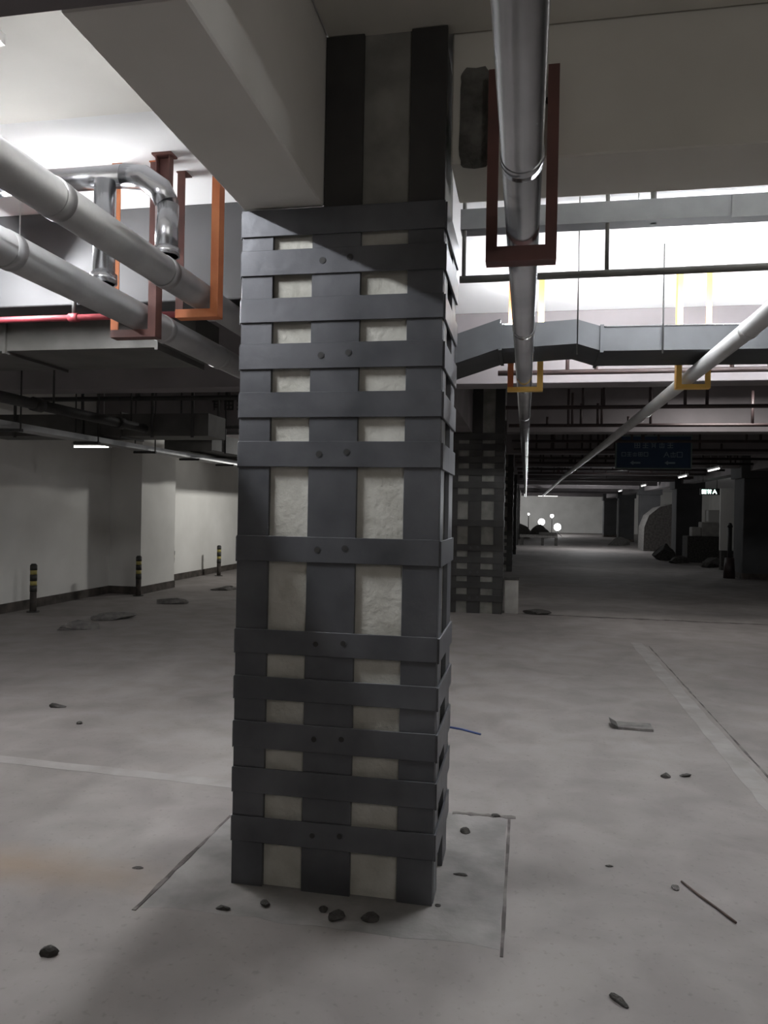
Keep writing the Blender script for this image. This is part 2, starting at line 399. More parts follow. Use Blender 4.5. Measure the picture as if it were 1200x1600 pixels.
# plain columns of the right-hand row
for i, (y, lb) in enumerate(((19.4, 'dark plain column at the right edge, nearest of the right-hand row'),
               (27.6, 'second plain column of the right-hand row, lit along its left side'),
               (35.8, 'third plain column of the right-hand row'),
               (44.0, 'fourth plain column of the right-hand row'),
               (52.2, 'farthest plain column of the right-hand row'))):
    t = thing('plain_column', lb, 'column', (5.6, y, 0), 'plain columns of the right-hand row')
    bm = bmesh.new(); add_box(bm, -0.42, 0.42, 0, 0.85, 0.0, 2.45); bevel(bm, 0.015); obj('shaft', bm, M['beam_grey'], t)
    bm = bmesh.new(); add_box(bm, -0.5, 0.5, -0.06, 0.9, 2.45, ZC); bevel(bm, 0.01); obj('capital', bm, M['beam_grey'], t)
    bm = bmesh.new(); add_box(bm, -0.428, 0.428, -0.008, 0.858, 0.0, 0.14); obj('skirting', bm, M['base'], t)

# ================================================================== PIPES AND HANGERS
def wrapped_pipe(name, label, pts, r, m, wraps, cat='pipe'):
    t = thing(name, label, cat, pts[0])
    base = Vector(pts[0]); q = [Vector(p) - base for p in pts]
    tube('pipe_body', q, r, M[m], t, 28)
    for w_ in wraps:
        d = (q[1] - q[0]).normalized(); L = (q[-1] - q[0]).length
        c = q[0] + (q[-1] - q[0]) * w_
        tube('joint_band', [c - d * 0.03, c + d * 0.03], r + 0.004, M[m], t, 28)
    return t
wrapped_pipe('silver_pipe', 'big silver-wrapped pipe overhead running straight down the middle, right of the column',
             [(-0.03, -1.0, 2.57), (-0.03, 11.0, 2.57), (-0.02, 26.0, 2.57), (-0.02, 48, 2.57)], 0.062, 'foil', [0.045, 0.067, 0.11, 0.15, 0.19, 0.24, 0.3, 0.36, 0.42])
wrapped_pipe('silver_pipe', 'upper of the two slanting silver pipes at the left',
             [(-1.81, 1.64 + 0.02, 2.68), (-1.80, 6.9, 2.68)], 0.076, 'foil_dull', [0.18, 0.35, 0.6])
wrapped_pipe('silver_pipe', 'lower of the two slanting silver pipes at the left',
             [(-2.11, 1.66, 2.54), (-2.10, 4.8, 2.54), (-2.10, 7.0, 2.54)], 0.076, 'foil_dull', [0.2, 0.45, 0.6])
wrapped_pipe('white_pipe', 'slanting white pipe at the right held by the yellow hanger',
             [(1.24, 1.0, 2.56), (1.20, 7.5, 2.56), (1.05, 22, 2.56), (1.0, 45, 2.56)], 0.052, 'white_pipe', [0.08, 0.16])
# continuation of the upper left pipe beyond the grey beam
# bypass arch rising out of the upper pipe
t = thing('bypass_pipe', 'shiny silver bypass pipe arching over the slanting pipes at the left', 'pipe', (-1.80, 3.5, 2.75))
def seg(name, pts, r=0.058, n=24, m='foil'):
    q = [Vector(p) - Vector((-1.80, 3.5, 2.75)) for p in pts]
    return tube(name, q, r, M[m], t, n)
seg('riser', [(-1.80, 3.5, 2.762), (-1.80, 3.5, 3.02)])
seg('elbow', [(-1.80, 3.5, 3.02), (-1.84, 3.5, 3.10), (-1.93, 3.5, 3.165), (-2.04, 3.5, 3.18)], 0.060, 20)
seg('crossover', [(-2.04, 3.5, 3.18), (-2.75, 3.5, 3.18)])
seg('riser', [(-2.12, 3.46, 2.622), (-2.12, 3.46, 3.14)], 0.054)
seg('collar', [(-2.12, 3.46, 2.622), (-2.12, 3.46, 2.67)], 0.066)
seg('collar', [(-1.80, 3.5, 2.762), (-1.80, 3.5, 2.80)], 0.066)
seg('elbow', [(-2.75, 3.5, 3.18), (-2.84, 3.49, 3.16), (-2.88, 3.47, 3.08), (-2.88, 3.46, 2.70)], 0.060, 20)

def u_hanger(name, label, xa, xb, y, ztop, zbot, m, m2=None, leg=0.045, zbar=0.06, ty=0.035, angle=True):
    t = thing(name, label, 'pipe hanger', ((xa + xb) / 2, y, zbot))
    cx = (xa + xb) / 2
    for k, x in enumerate((xa, xb)):
        bm = bmesh.new(); s = 1 if k == 0 else -1
        # channel section: web and two flanges
        w0, w1 = sorted((x - cx, x - cx + s * leg))
        add_box(bm, w0, w1, -ty, -ty + 0.006, 0, ztop - zbot)
        wx = (w0, w0 + 0.006) if k == 0 else (w1 - 0.006, w1)
        add_box(bm, wx[0], wx[1], -ty + 0.006, ty, 0, ztop - zbot)
        o = obj('leg', bm, M[m if k == 0 else (m2 or m)], t)
        bm = bmesh.new(); add_box(bm, w0 - 0.006, w1 + 0.006, -ty - 0.004, ty + 0.004, ztop - zbot - 0.006, ztop - zbot - 0.0005)
        if angle: obj('foot_plate', bm, M[m], o)
        else: bm.free()
    bm = bmesh.new(); add_box(bm, xa - cx, xb - cx, -ty - 0.001, -ty + 0.005, -0.001, zbar); add_box(bm, xa - cx, xb - cx, -ty + 0.005, ty, -0.001, 0.005)
    obj('crossbar', bm, M[m2 or m], t)
    return t
h = u_hanger('pipe_hanger', 'tall brown steel U hanger under the middle silver pipe, bolted to the beam', -0.165, 0.095, 2.862, 3.16, 2.44, 'brown', None, 0.042, 0.055, 0.035, False)
for x in (-0.125, 0.055):   # bolts into the beam face
    tube('bolt', [(x + 0.035, 0.02, 0.62), (x + 0.035, 0.037, 0.62)], 0.01, M['galv'], h, 8)
u_hanger('pipe_hanger', 'orange and yellow hanger farther back on the middle silver pipe', -0.158, 0.115, 6.0, 3.36, 2.46, 'orange', 'yellow', 0.045, 0.03)
u_hanger('pipe_hanger', 'yellow hanger holding the slanting white pipe at the right', 1.10, 1.345, 6.0, 3.36, 2.465, 'yellow', None, 0.04, 0.03)
u_hanger('pipe_hanger', 'red-brown hanger on the lower slanting pipe at the left', -2.237, -1.973, 3.76, 3.36, 2.415, 'orange', 'brown', 0.045, 0.04)
u_hanger('pipe_hanger', 'orange hanger on the upper slanting pipe at the left', -1.93, -1.68, 3.90, 3.36, 2.55, 'brown', 'orange', 0.045, 0.045)
# second, wider channel standing by the bypass
t = thing('steel_channel', 'short brown steel channel hung from the ceiling beside the bypass pipe', 'steel channel', (-1.905, 3.69, 2.9))
bm = bmesh.new(); add_box(bm, -0.045, 0.035, 0.0, 0.006, 0.02, 0.459); add_box(bm, -0.045, -0.039, -0.04, 0.0, 0.02, 0.459); add_box(bm, 0.029, 0.035, -0.04, 0.0, 0.02, 0.459)
obj('channel', bm, M['brown'], t)
bm = bmesh.new(); add_box(bm, -0.06, 0.05, -0.055, 0.02, 0.45, 0.4595); obj('foot_plate', bm, M['brown'], t)

# red fire pipe with sprinkler
t = thing('fire_pipe', 'thin red fire pipe running level behind the left silver pipes', 'pipe', (-3.4, 4.2, 2.66))
tube('pipe_body', [(-3.0, 0, 0.0), (1.50, 0, 0.0)], 0.02, M['red'], t, 12)
tube('sprinkler', [(0.63, 0, 0.015), (0.63, 0, 0.09), (0.63, 0, 0.13)], [0.014, 0.014, 0.02], M['black'], t, 10)
tube('coupling', [(1.02, 0, 0), (1.09, 0, 0)], 0.03, M['red'], t, 12)
tube('coupling', [(0.6, 0, 0), (0.66, 0, 0)], 0.028, M['red'], t, 12)
for x in (-1.2, 1.0):
    tube('clamp', [(x, 0, 0.0), (x, 0.05, 0.03), (x, 0.099, 0.03)], 0.008, M['black'], t, 8)

# horizontal cable tray and conduit at the right, in front of the bright ceiling
t = thing('cable_tray', 'grey cable tray hung below the brightly lit ceiling at the right', 'cable tray', (-0.36, 3.9, 2.97))
bm = bmesh.new(); add_box(bm, 0, 5.5, 0, 0.004, 0, 0.105); add_box(bm, 0, 5.5, 0.004, 0.10, 0, 0.004); add_box(bm, 0, 5.5, 0.10, 0.104, 0, 0.09); obj('channel', bm, M['tray_sheet'], t)
bm = bmesh.new(); add_box(bm, 1.32, 5.5, -0.012, -0.001, -0.012, 0.10); obj('splice_plate', bm, M['tray_sheet'], t)
tube('conduit', [(0, 0.02, -0.255), (5.5, 0.02, -0.235)], 0.019, M['duct_dark'], t, 12)
for x in (0.0, 0.72, 1.95, 3.2):
    tube('hanger_rod', [(x + 0.02, 0.02, -0.25), (x + 0.02, 0.02, 0.389)], 0.011, M['duct_dark'], t, 8)
for x in (0.965, 2.5):
    tube('hanger_rod', [(x, 0.05, 0.0), (x, 0.05, 0.389)], 0.016, M['duct_dark'], t, 8)
tube('cable', [(0.62, 0.3, 0.388), (0.62, 0.3, -0.6)], 0.004, M['duct_dark'], t, 6)

# air duct at the right with a jog
t = thing('air_duct', 'flat grey air duct crossing behind the middle silver pipe at the right', 'duct', (0, 5.4, 2.64))
def duct_section(name, prof, y0, y1, h, m='galv'):
    """prof = [(x, z_bottom)...]"""
    bm = bmesh.new(); rows = []
    for x, z in prof:
        rows.append([bm.verts.new((x, y0, z)), bm.verts.new((x, y1, z)), bm.verts.new((x, y1, z + h)), bm.verts.new((x, y0, z + h))])
    for a, b in zip(rows, rows[1:]):
        for k in range(4): bm.faces.new((a[k], a[(k + 1) % 4], b[(k + 1) % 4], b[k]))
    bm.faces.new(rows[0]); bm.faces.new(rows[-1][::-1]); return obj(name, bm, M[m], t)
duct_section('duct_run', [(0.50, 0.0), (5.1, -0.03)], 0, 0.55, 0.165)
duct_section('duct_offset', [(0.33, 0.055), (0.50, 0.0)], 0, 0.55, 0.17)
duct_section('duct_run', [(-0.20, 0.03), (0.33, 0.055)], 0, 0.55, 0.17)
duct_section('duct_end', [(-0.60, -0.10), (-0.20, 0.03)], -0.02, 0.57, 0.21)
for x, z in ((0.50, 0.0), (1.75, -0.008), (3.0, -0.016), (-0.20, 0.03)):
    bm = bmesh.new(); add_box(bm, x - 0.012, x + 0.012, -0.015, 0.565, z - 0.013, z + 0.18); obj('flange', bm, M['galv'], t)
for x in (0.9, 2.3, 3.8):
    tube('hanger_rod', [(x, -0.022, -0.03), (x, -0.022, 0.719)], 0.006, M['black'], t, 6)
tube('edge_trim', [(0.5, -0.003, 0.167), (5.1, -0.003, 0.138)], 0.006, M['foil'], t, 6)

# ducts at the left behind the grey beam
t = thing('air_duct', 'dark air duct crossing under the grey beam at the left', 'duct', (-6.0, 4.66, 2.57))
for a, b in ((0, 1.2), (1.2, 1.75), (1.75, 2.4), (2.4, 3.55)):
    bm = bmesh.new(); add_box(bm, a + 0.012, b - 0.012, 0, 0.7, 0.0, 0.30); obj('duct_panel', bm, M['duct_dark'], t)
for x in (0, 1.2, 1.75, 2.4, 3.55):
    bm = bmesh.new(); add_box(bm, x - 0.012, x + 0.012, -0.02, 0.72, -0.02, 0.32); obj('flange', bm, M['duct_dark'], t)
bm = bmesh.new()
v = [bm.verts.new(p) for p in ((3.562, 0, 0.02), (3.562, 0.7, 0.02), (3.562, 0.7, 0.3), (3.562, 0, 0.3), (3.75, 0.15, 0.05), (3.75, 0.55, 0.05), (3.75, 0.55, 0.26), (3.75, 0.15, 0.26))]
for f in ((0, 1, 2, 3), (7, 6, 5, 4), (0, 4, 5, 1), (1, 5, 6, 2), (2, 6, 7, 3), (3, 7, 4, 0)): bm.faces.new([v[i] for i in f])
obj('duct_elbow', bm, M['duct_dark'], t)
for x in (0.6, 2.9):
    tube('hanger_rod', [(x, 0.35, 0.3), (x, 0.35, 0.789)], 0.008, M['black'], t, 6)

t = thing('air_duct', 'low black air duct far back at the left, above the white wall', 'duct', (-6.6, 8.1, 2.325))
for a, b in ((0.0, 1.9), (1.9, 3.0)):
    bm = bmesh.new(); add_box(bm, a + 0.01, b - 0.01, 0, 0.5, 0, 0.26); obj('duct_panel', bm, M['duct_dark'], t)
for x in (1.9,):
    bm = bmesh.new(); add_box(bm, x - 0.01, x + 0.01, -0.02, 0.52, -0.02, 0.28); obj('flange', bm, M['duct_dark'], t)
for x in (0.5, 1.4, 2.3, 2.8):
    tube('hanger_rod', [(x, -0.012, -0.02), (x, -0.012, 1.034)], 0.018, M['black'], t, 6)
t = thing('air_duct', 'dark duct running away from the camera high above the white wall', 'duct', (-4.95, 10.2, 2.34))
for k in range(4):
    bm = bmesh.new(); add_box(bm, -0.25, 0.45, k * 1.5 + 0.01, k * 1.5 + 1.49, 0, 0.25); obj('duct_panel', bm, M['duct_dark'], t)
for k in range(5):
    bm = bmesh.new(); add_box(bm, -0.27, 0.47, k * 1.5 - 0.01, k * 1.5 + 0.01, -0.02, 0.27); obj('flange', bm, M['duct_dark'], t)
for k in (0.5, 3.2, 5.5):
    for x in (-0.262, 0.462):
        tube('hanger_rod', [(x, k, -0.02), (x, k, 1.079)], 0.012, M['black'], t, 6)

# light-coloured tray and pipes along the left wall
t = thing('cable_tray', 'pale cable tray running back under the dark ducts towards the white wall pier', 'cable tray', (-5.0, 5.6, 2.235))
bm = bmesh.new(); add_box(bm, -0.11, 0.11, 0, 8.2, 0, 0.01); add_box(bm, -0.11, -0.10, 0, 8.2, 0.01, 0.06); add_box(bm, 0.10, 0.11, 0, 8.2, 0.01, 0.06); obj('channel', bm, M['foil_dull'], t)
for k in range(6):
    y = 0.9 + k * 1.35
    bm = bmesh.new(); add_box(bm, -0.16, 0.16, y, y + 0.04, -0.03, -0.001); s_ = obj('support_bar', bm, M['black'], t)
    if k in (0, 1, 2):
        for x in (-0.145, 0.145):
            tube('hanger_rod', [(x, y + 0.02, -0.03), (x, y + 0.02, 1.124)], 0.008, M['black'], s_, 6)
t = thing('black_pipe', 'black pipe running back beside the pale cable tray at the left', 'pipe', (-4.35, 5.5, 2.40))
tube('pipe_body', [(0, 0, 0), (0, 2.5, 0)], 0.05, M['black'], t, 12)
for y in (0.5, 1.9):
    tube('coupling', [(0, y, 0), (0, y + 0.12, 0)], 0.064, M['black'], t, 12)
    tube('hanger_rod', [(0, y + 0.3, 0.045), (0, y + 0.3, 0.959)], 0.01, M['black'], t, 6)
t = thing('fire_pipe', 'red fire main seen far back just left of the column', 'pipe', (-5.36, 10.9, 2.40))
tube('pipe_body', [(0, 0, 0), (0, 12.0, 0)], 0.055, M['red'], t, 12)
for k in range(4):
    tube('hanger_rod', [(0, 1.2 + 2.6 * k, 0.05), (0, 1.2 + 2.6 * k, 0.959)], 0.01, M['black'], t, 6)
    tube('coupling', [(0, 0.6 + 2.6 * k, 0), (0, 0.72 + 2.6 * k, 0)], 0.068, M['black'], t, 12)
t = thing('white_pipe', 'pale pipe beside the far red fire main', 'pipe', (-5.56, 10.9, 2.36))
tube('pipe_body', [(0, 0, 0), (0, 12.0, 0)], 0.06, M['white_pipe'], t, 12)
for k in range(4):
    tube('hanger_rod', [(0, 1.6 + 2.6 * k, 0.055), (0, 1.6 + 2.6 * k, 0.999)], 0.01, M['black'], t, 6)

# sprinkler pipes across the ceiling: each a thing with its risers
def sprinkler_pipe(x0, x1, y, z, r, risers, label, m='dred'):
    t = thing('sprinkler_pipe', label, 'pipe', (x0, y, z), 'thin sprinkler pipes crossing the ceiling')
    tube('pipe_body', [(0, 0, 0), (x1 - x0, 0, 0)], r, M[m], t, 8)
    for x, up in risers:
        z1 = min(z + up, ZC - 0.002) - z
        tube('riser', [(x - x0, 0.0, 0.0), (x - x0, 0.0, z1)], r * 0.8, M[m], t, 6)
    return t
where = ['just behind the grey duct', 'second behind the grey duct', 'above the blue sign', 'level with the blue sign',
         'below the blue sign', 'sixth back in the corridor', 'seventh back in the corridor', 'eighth back in the corridor', 'farthest back in the corridor']
for k, y in enumerate((6.4, 8.8, 10.6, 12.9, 14.6, 16.8, 18.4, 20.9, 23.0)):
    z = 2.72 if k else 2.68
    rs = [(random.uniform(-0.1, 4.9), random.choice([0.12, 0.3, 0.45, 0.64])) for _ in range(8 + k)]
    if 2 <= k <= 5: rs += [(random.uniform(0.0, 2.4), random.choice([0.3, 0.5, 0.64])) for _ in range(6)]
    if k == 0: rs = [(0.32, 0.3), (0.55, 0.1), (1.6, 0.3), (2.4, 0.68)]
    if k == 1: rs = [(0.62, 0.36), (0.85, 0.36), (1.35, 0.30), (1.52, 0.30), (1.72, 0.64), (1.95, 0.64), (3.2, 0.2)]
    sprinkler_pipe(-0.25, 5.1, y, z, 0.022 + 0.001 * k, rs, 'thin dark red sprinkler pipe with short risers, ' + where[k])
sprinkler_pipe(-6.4, -1.3, 7.95, 2.74, 0.028, [(-2.1, 0.6), (-3.3, 0.2), (-4.4, 0.6)], 'black level pipe crossing below the beams at the left', 'black')
sprinkler_pipe(-5.0, -1.3, 10.0, 2.64, 0.025, [(-2.4, 0.8), (-2.6, 0.4), (-3.1, 0.3), (-3.6, 0.4), (-4.3, 0.8)], 'second level black pipe farther back at the left', 'black')

# corridor ladder tray near ceiling end
t = thing('cable_tray', 'rust-coloured ladder tray across the far corridor ceiling', 'cable tray', (-0.2, 24.6, 2.66))
for y in (0, 0.4):
    bm = bmesh.new(); add_box(bm, 0, 5.3, y, y + 0.03, 0, 0.1); obj('side_rail', bm, M['dred'], t)
for k in range(14):
    bm = bmesh.new(); add_box(bm, 0.2 + k * 0.37, 0.24 + k * 0.37, 0.03, 0.4, 0.02, 0.05); obj('rung', bm, M['dred'], t)
for x in (0.3, 2.7, 5.0):
    tube('hanger_rod', [(x, -0.012, 0), (x, -0.012, 0.699)], 0.012, M['dred'], t, 6)

# ================================================================== LAMPS
def tube_lamp(label, x, y, z, L, along='x', m='lamp_soft', zc=ZC, hood=0.03, up=False):
    t = thing('tube_lamp', label, 'lamp', (x, y, z))
    a = L / 2
    s = (lambda u, v, w: (u, v, w)) if along == 'x' else (lambda u, v, w: (v, u, w))
    bm = bmesh.new()
    if along == 'x': add_box(bm, -a, a, -hood, hood, 0.02, 0.06)
    else: add_box(bm, -hood, hood, -a, a, 0.02, 0.06)
    obj('housing', bm, M['housing'], t)
    tube('tube', [s(-a + 0.03, 0, 0), s(a - 0.03, 0, 0)], 0.014, M[m], t, 10)
    for u in (-a + 0.015, a - 0.015):
        bm = bmesh.new(); c = s(u, 0, 0); add_box(bm, c[0] - 0.015, c[0] + 0.015, c[1] - 0.015, c[1] + 0.015, -0.016, 0.02)
        obj('socket', bm, M['housing'], t)
    if up:
        for c in t.children:
            if c.name.startswith('housing'): c.location.z = -0.08
            if c.name.startswith('socket'): c.location.z = -0.004
    elif zc - z - 0.06 > 0.01:
        for u in (-a * 0.6, a * 0.6):
            c = s(u, 0, 0)
            tube('hanger_rod', [(c[0], c[1], 0.06), (c[0], c[1], zc - z - 0.001)], 0.004, M['housing'], t, 6)
    return t
tube_lamp('glaring tube lamp behind the cable tray at the right', 0.95, 4.38, 3.13, 1.2, 'x', 'lamp_right')
tube_lamp('added fill tube lighting the slab, on top of the grey duct, right of the yellow hanger', 2.6, 5.8, 2.873, 1.5, 'x', 'slab_fill', up=True)  # unseen upward tubes, added to whiten the slab above the duct
tube_lamp('added fill tube lighting the slab, on top of the grey duct, left of the yellow hanger', 1.0, 5.8, 2.873, 0.9, 'x', 'slab_fill', up=True)
tube_lamp('added fill tube lighting the slab, on the raised left end of the grey duct', 0.04, 5.88, 2.95, 0.5, 'x', 'slab_fill', up=True)
tube_lamp('hooded tube lamp whose grey end shows in the top left corner', -1.98, 2.03, 3.12, 0.7, 'y', 'lamp_left', ZC - 0.05, 0.12)
tube_lamp('second tube lamp in the left bay, farther back', -3.0, 3.72, 2.97, 0.9, 'y', 'lamp_rear')
tube_lamp('lit tube lamp seen in the slot above the white wall', -6.02, 9.6, 2.325, 0.6, 'x', 'lamp_soft')
for k, (y, lb) in enumerate(((19.0, 'nearest dim tube lamp in the line above the corridor'), (22.5, 'second dim tube lamp in the line above the corridor'),
                (29.5, 'third dim tube lamp in the line above the corridor'), (36.5, 'farthest dim tube lamp in the line above the corridor'))):
    tube_lamp(lb, 4.4 - 0.02 * k, y, 2.62, 1.2, 'y', 'lamp_soft')
tube_lamp('small bright tube lamp high at the end of the corridor', 1.3, 46.0, 2.55, 1.2, 'x', 'lamp_soft')

# ================================================================== SIGNS
GL = [[(0, 0, 1, 0), (1, 0, 1, 1), (1, 1, 0, 1), (0, 1, 0, 0), (0, .5, 1, .5), (.5, 0, .5, 1)],
      [(0, 1, 1, 1), (0, .5, 1, .5), (0, 0, 1, 0), (.5, 0, .5, 1)],
      [(.5, 0, .5, 1), (0, .75, 1, .75), (.1, 0, .1, .45), (.9, 0, .9, .45), (.1, 0, .9, 0)],
      [(0, 1, 1, 1), (.2, 1, .2, 0), (.8, 1, .8, 0), (.2, .6, .8, .6), (.2, .3, .8, .3)],
      [(.5, 1, 0, 0), (.5, 1, 1, 0), (.2, .4, .8, .4)],
      [(0, 0, 0, 1), (0, 1, 1, 1), (1, 1, 1, 0), (0, 0, 1, 0)]]
def glyph(bm, g, x, z, s, y0, y1, w):
    for (a, b, c, d) in GL[g % len(GL)]:
        p, q = Vector((x + a * s, z + b * s)), Vector((x + c * s, z + d * s)); e = (q - p).normalized() * w / 2; n = Vector((-e.y, e.x))
        P = [p - e + n, p - e - n, q + e - n, q + e + n]
        f0 = [bm.verts.new((v.x, y0, v.y)) for v in P]; f1 = [bm.verts.new((v.x, y1, v.y)) for v in P]
        bm.faces.new(f0); bm.faces.new(f1[::-1])
        for k in range(4): bm.faces.new((f0[k], f0[(k + 1) % 4], f1[(k + 1) % 4], f1[k]))
t = thing('direction_sign', 'dark blue hanging direction sign with two rows of pale characters', 'sign', (2.22, 14.0, 2.33))
box('panel', -0.63, 0.63, 0, 0.05, 0.02, 0.58, M['signblue'], t)
bm = bmesh.new()
add_box(bm, -0.65, 0.65, -0.01, 0.06, 0.58, 0.60); add_box(bm, -0.65, 0.65, -0.01, 0.06, 0.0, 0.02); add_box(bm, -0.65, -0.63, -0.01, 0.06, 0.02, 0.58); add_box(bm, 0.63, 0.65, -0.01, 0.06, 0.02, 0.58)
obj('frame', bm, M['signframe'], t)
for k in range(5):
    bm = bmesh.new(); glyph(bm, (0, 1, 3, 2, 1)[k], -0.32 + k * 0.14, 0.38, 0.085, -0.006, -0.001, 0.013); obj('character', bm, M['signpale'], t)
for k, g in enumerate((5, 1, 2, 0, 5)):
    bm = bmesh.new(); glyph(bm, g, -0.54 + k * 0.095, 0.23, 0.065, -0.006, -0.001, 0.011); obj('character', bm, M['signpale'], t)
for k, g in enumerate((4, 2, 5)):
    bm = bmesh.new(); glyph(bm, g, 0.18 + k * 0.11, 0.215, 0.085, -0.006, -0.001, 0.012); obj('character', bm, M['signpale'], t)
for x in (-0.31, 0.28):
    bm = bmesh.new()
    P = [(x - 0.09, 0.11), (x - 0.03, 0.15), (x - 0.03, 0.125), (x + 0.09, 0.125), (x + 0.09, 0.095), (x - 0.03, 0.095), (x - 0.03, 0.07)]
    f0 = [bm.verts.new((a, -0.006, b)) for a, b in P]; f1 = [bm.verts.new((a, -0.001, b)) for a, b in P]
    bm.faces.new(f0); bm.faces.new(f1[::-1])
    for k in range(len(P)): bm.faces.new((f0[k], f0[(k + 1) % len(P)], f1[(k + 1) % len(P)], f1[k]))
    obj('arrow', bm, M['signpale'], t)
for x in (-0.5, 0.5):
    tube('hanger_rod', [(x, 0.02, 0.6), (x, 0.02, 1.029)], 0.008, M['black'], t, 6)
# three stencilled characters on the far left beam
for k in range(3):
    bm = bmesh.new(); glyph(bm, (3, 0, 1)[k], -4.95 + k * 0.21, 3.07, 0.13, 11.263, 11.2695, 0.026)
    o = obj('stencilled_character', bm, M['letter'], ceiling)
# small lit sign far right
t = thing('exit_sign', 'tiny glowing sign hung between the far right columns', 'sign', (5.5, 24.2, 2.16))
box('case', -0.28, 0.28, 0, 0.06, 0, 0.2, M['black'], t)
for k, g in enumerate((0, 3, 4)):
    bm = bmesh.new(); glyph(bm, g, -0.22 + k * 0.15, 0.045, 0.1, -0.006, -0.001, 0.03); obj('character', bm, M['green'], t)
for x in (-0.2, 0.2): tube('hanger_rod', [(x, 0.03, 0.2), (x, 0.03, 1.199)], 0.01, M['black'], t, 6)

# ================================================================== BOLLARDS
def bollard(x, y, label, lean=0.0):
    t = thing('bollard', label, 'bollard', (x, y, 0), 'striped bollards along the white wall')
    z = 0.0; hs = [0.27, 0.09, 0.06, 0.09, 0.06, 0.07]
    tube('base_flange', [(0, 0, 0), (0, 0, 0.012)], 0.085, M['bollard_b'], t, 16)
    z = 0.012
    for i, hh in enumerate(hs):
        m = 'base' if i == 0 else ('bollard_b' if i % 2 else 'bollard_y')
        o = tube('band', [(0, 0, z), (0, 0, z + hh - 0.0005)], 0.047 if i % 2 else 0.044, M[m], t, 14)
        o['label'] = 'dirty lower sleeve' if i == 0 else ('black band' if i % 2 else 'yellow band')
        z += hh
    tube('cap', [(0, 0, z), (0, 0, z + 0.02)], [0.044, 0.03], M['bollard_b'], t, 14)
    t.rotation_euler = (0, lean, 0)
bollard(-6.72, 9.35, 'striped bollard nearest the camera by the left wall')
bollard(-6.34, 11.55, 'striped bollard in front of the grey wall pier')
bollard(-6.66, 13.35, 'slightly leaning striped bollard just past the wall pier', R(2.5))
bollard(-6.6, 15.5, 'farthest striped bollard, close to the column edge')

# ================================================================== THINGS ON THE FLOOR
def lump(name, label, cat, x, y, r, sq=(1, 1, 0.7), m='rubble', group=None, rz=0.0, seed=0, sub=2):
    bm = bmesh.new(); add_lump(bm, (0, 0, 0), r, sq, seed, sub)
    o = obj(name, bm, M[m]); o.location = (x, y, 0.0005); o.rotation_euler.z = rz
    return tag(o, label, cat, group)
g = 'small dark lumps round the column foot'
lump('concrete_crumb', 'dark lump in front of the middle strap, left of the other big one', 'rubble', -0.655, 2.67, 0.034, group=g, seed=1)
lump('concrete_crumb', 'flattish dark lump in front of the right concrete gap', 'rubble', -0.53, 2.69, 0.036, (1.1, 0.8, 0.6), group=g, seed=2)
lump('concrete_crumb', 'small lump just behind the left one of the two big crumbs', 'rubble', -0.715, 2.715, 0.02, group=g, seed=3)
lump('concrete_crumb', 'dark crumb in front of the left concrete gap', 'rubble', -0.94, 2.70, 0.022, group=g, seed=4)
lump('concrete_crumb', 'dark crumb at the left foot of the column', 'rubble', -1.085, 2.64, 0.026, (1.2, 0.8, 0.5), group=g, seed=5)
lump('concrete_crumb', 'dark crumb inside the cut corner right of the column', 'rubble', -0.25, 3.52, 0.026, group=g, seed=6)
lump('concrete_crumb', 'flat grey flake right of the column', 'rubble', -0.24, 3.10, 0.026, (1.3, 0.5, 0.3), group=g, seed=7)
lump('concrete_crumb', 'tiny dark grain by the right cut', 'rubble', -0.30, 2.84, 0.012, group=g, seed=17)
g = 'dark crumbs scattered on the open floor'
lump('concrete_crumb', 'curved dark scrap at the bottom left of the floor', 'rubble', -1.53, 2.24, 0.03, (1.1, 0.6, 0.9), group=g, seed=8, rz=0.5)
lump('concrete_crumb', 'dark oblong scrap at the bottom right of the floor', 'rubble', 0.31, 2.4, 0.028, (1.4, 0.6, 0.5), group=g, seed=9, rz=-0.9)
lump('concrete_crumb', 'left one of a pair of dark crumbs right of the column', 'rubble', 0.82, 4.53, 0.033, group=g, seed=10)
lump('concrete_crumb', 'right one of a pair of dark crumbs right of the column', 'rubble', 0.93, 4.57, 0.033, (1.2, 0.8, 0.5), group=g, seed=11)
lump('concrete_crumb', 'dark scrap on the floor far left', 'rubble', -3.38, 5.0, 0.05, (1.5, 0.5, 0.6), group=g, seed=12, rz=0.3)
lump('concrete_crumb', 'tiny dark grain left of the column below the scrap', 'rubble', -2.98, 4.66, 0.022, group=g, seed=13)
lump('concrete_crumb', 'small flat chip left of the slanting cut', 'rubble', -1.55, 2.86, 0.02, (1.5, 0.6, 0.3), group=g, seed=14)
lump('concrete_crumb', 'tiny chip right of the column in the open', 'rubble', 0.38, 3.32, 0.014, (1.4, 0.7, 0.4), group=g, seed=15)
lump('concrete_crumb', 'pale brown smudge of rubble near the thin rod', 'rubble', 0.62, 3.18, 0.018, group=g, seed=16, m='rubble_lt')
g = 'broken rubble strips along the parking bays'
lump('rubble_heap', 'low broken strip of rubble nearest the camera in the left bays', 'rubble', -5.25, 8.25, 0.30, (1.0, 0.45, 0.28), 'rubble_lt', g, 0.7, 21, 3)
lump('rubble_heap', 'second low strip of rubble in the left bays', 'rubble', -5.32, 9.1, 0.30, (1.0, 0.45, 0.25), 'rubble_lt', g, 0.7, 22, 3)
lump('rubble_heap', 'third low strip of rubble in the left bays', 'rubble', -5.38, 10.8, 0.30, (0.9, 0.4, 0.25), 'rubble_lt', g, 0.4, 23, 3)
lump('rubble_heap', 'farthest strip of rubble, close to the column edge', 'rubble', -5.35, 12.9, 0.28, (1.0, 0.4, 0.25), 'rubble_lt', g, 0.5, 24, 3)
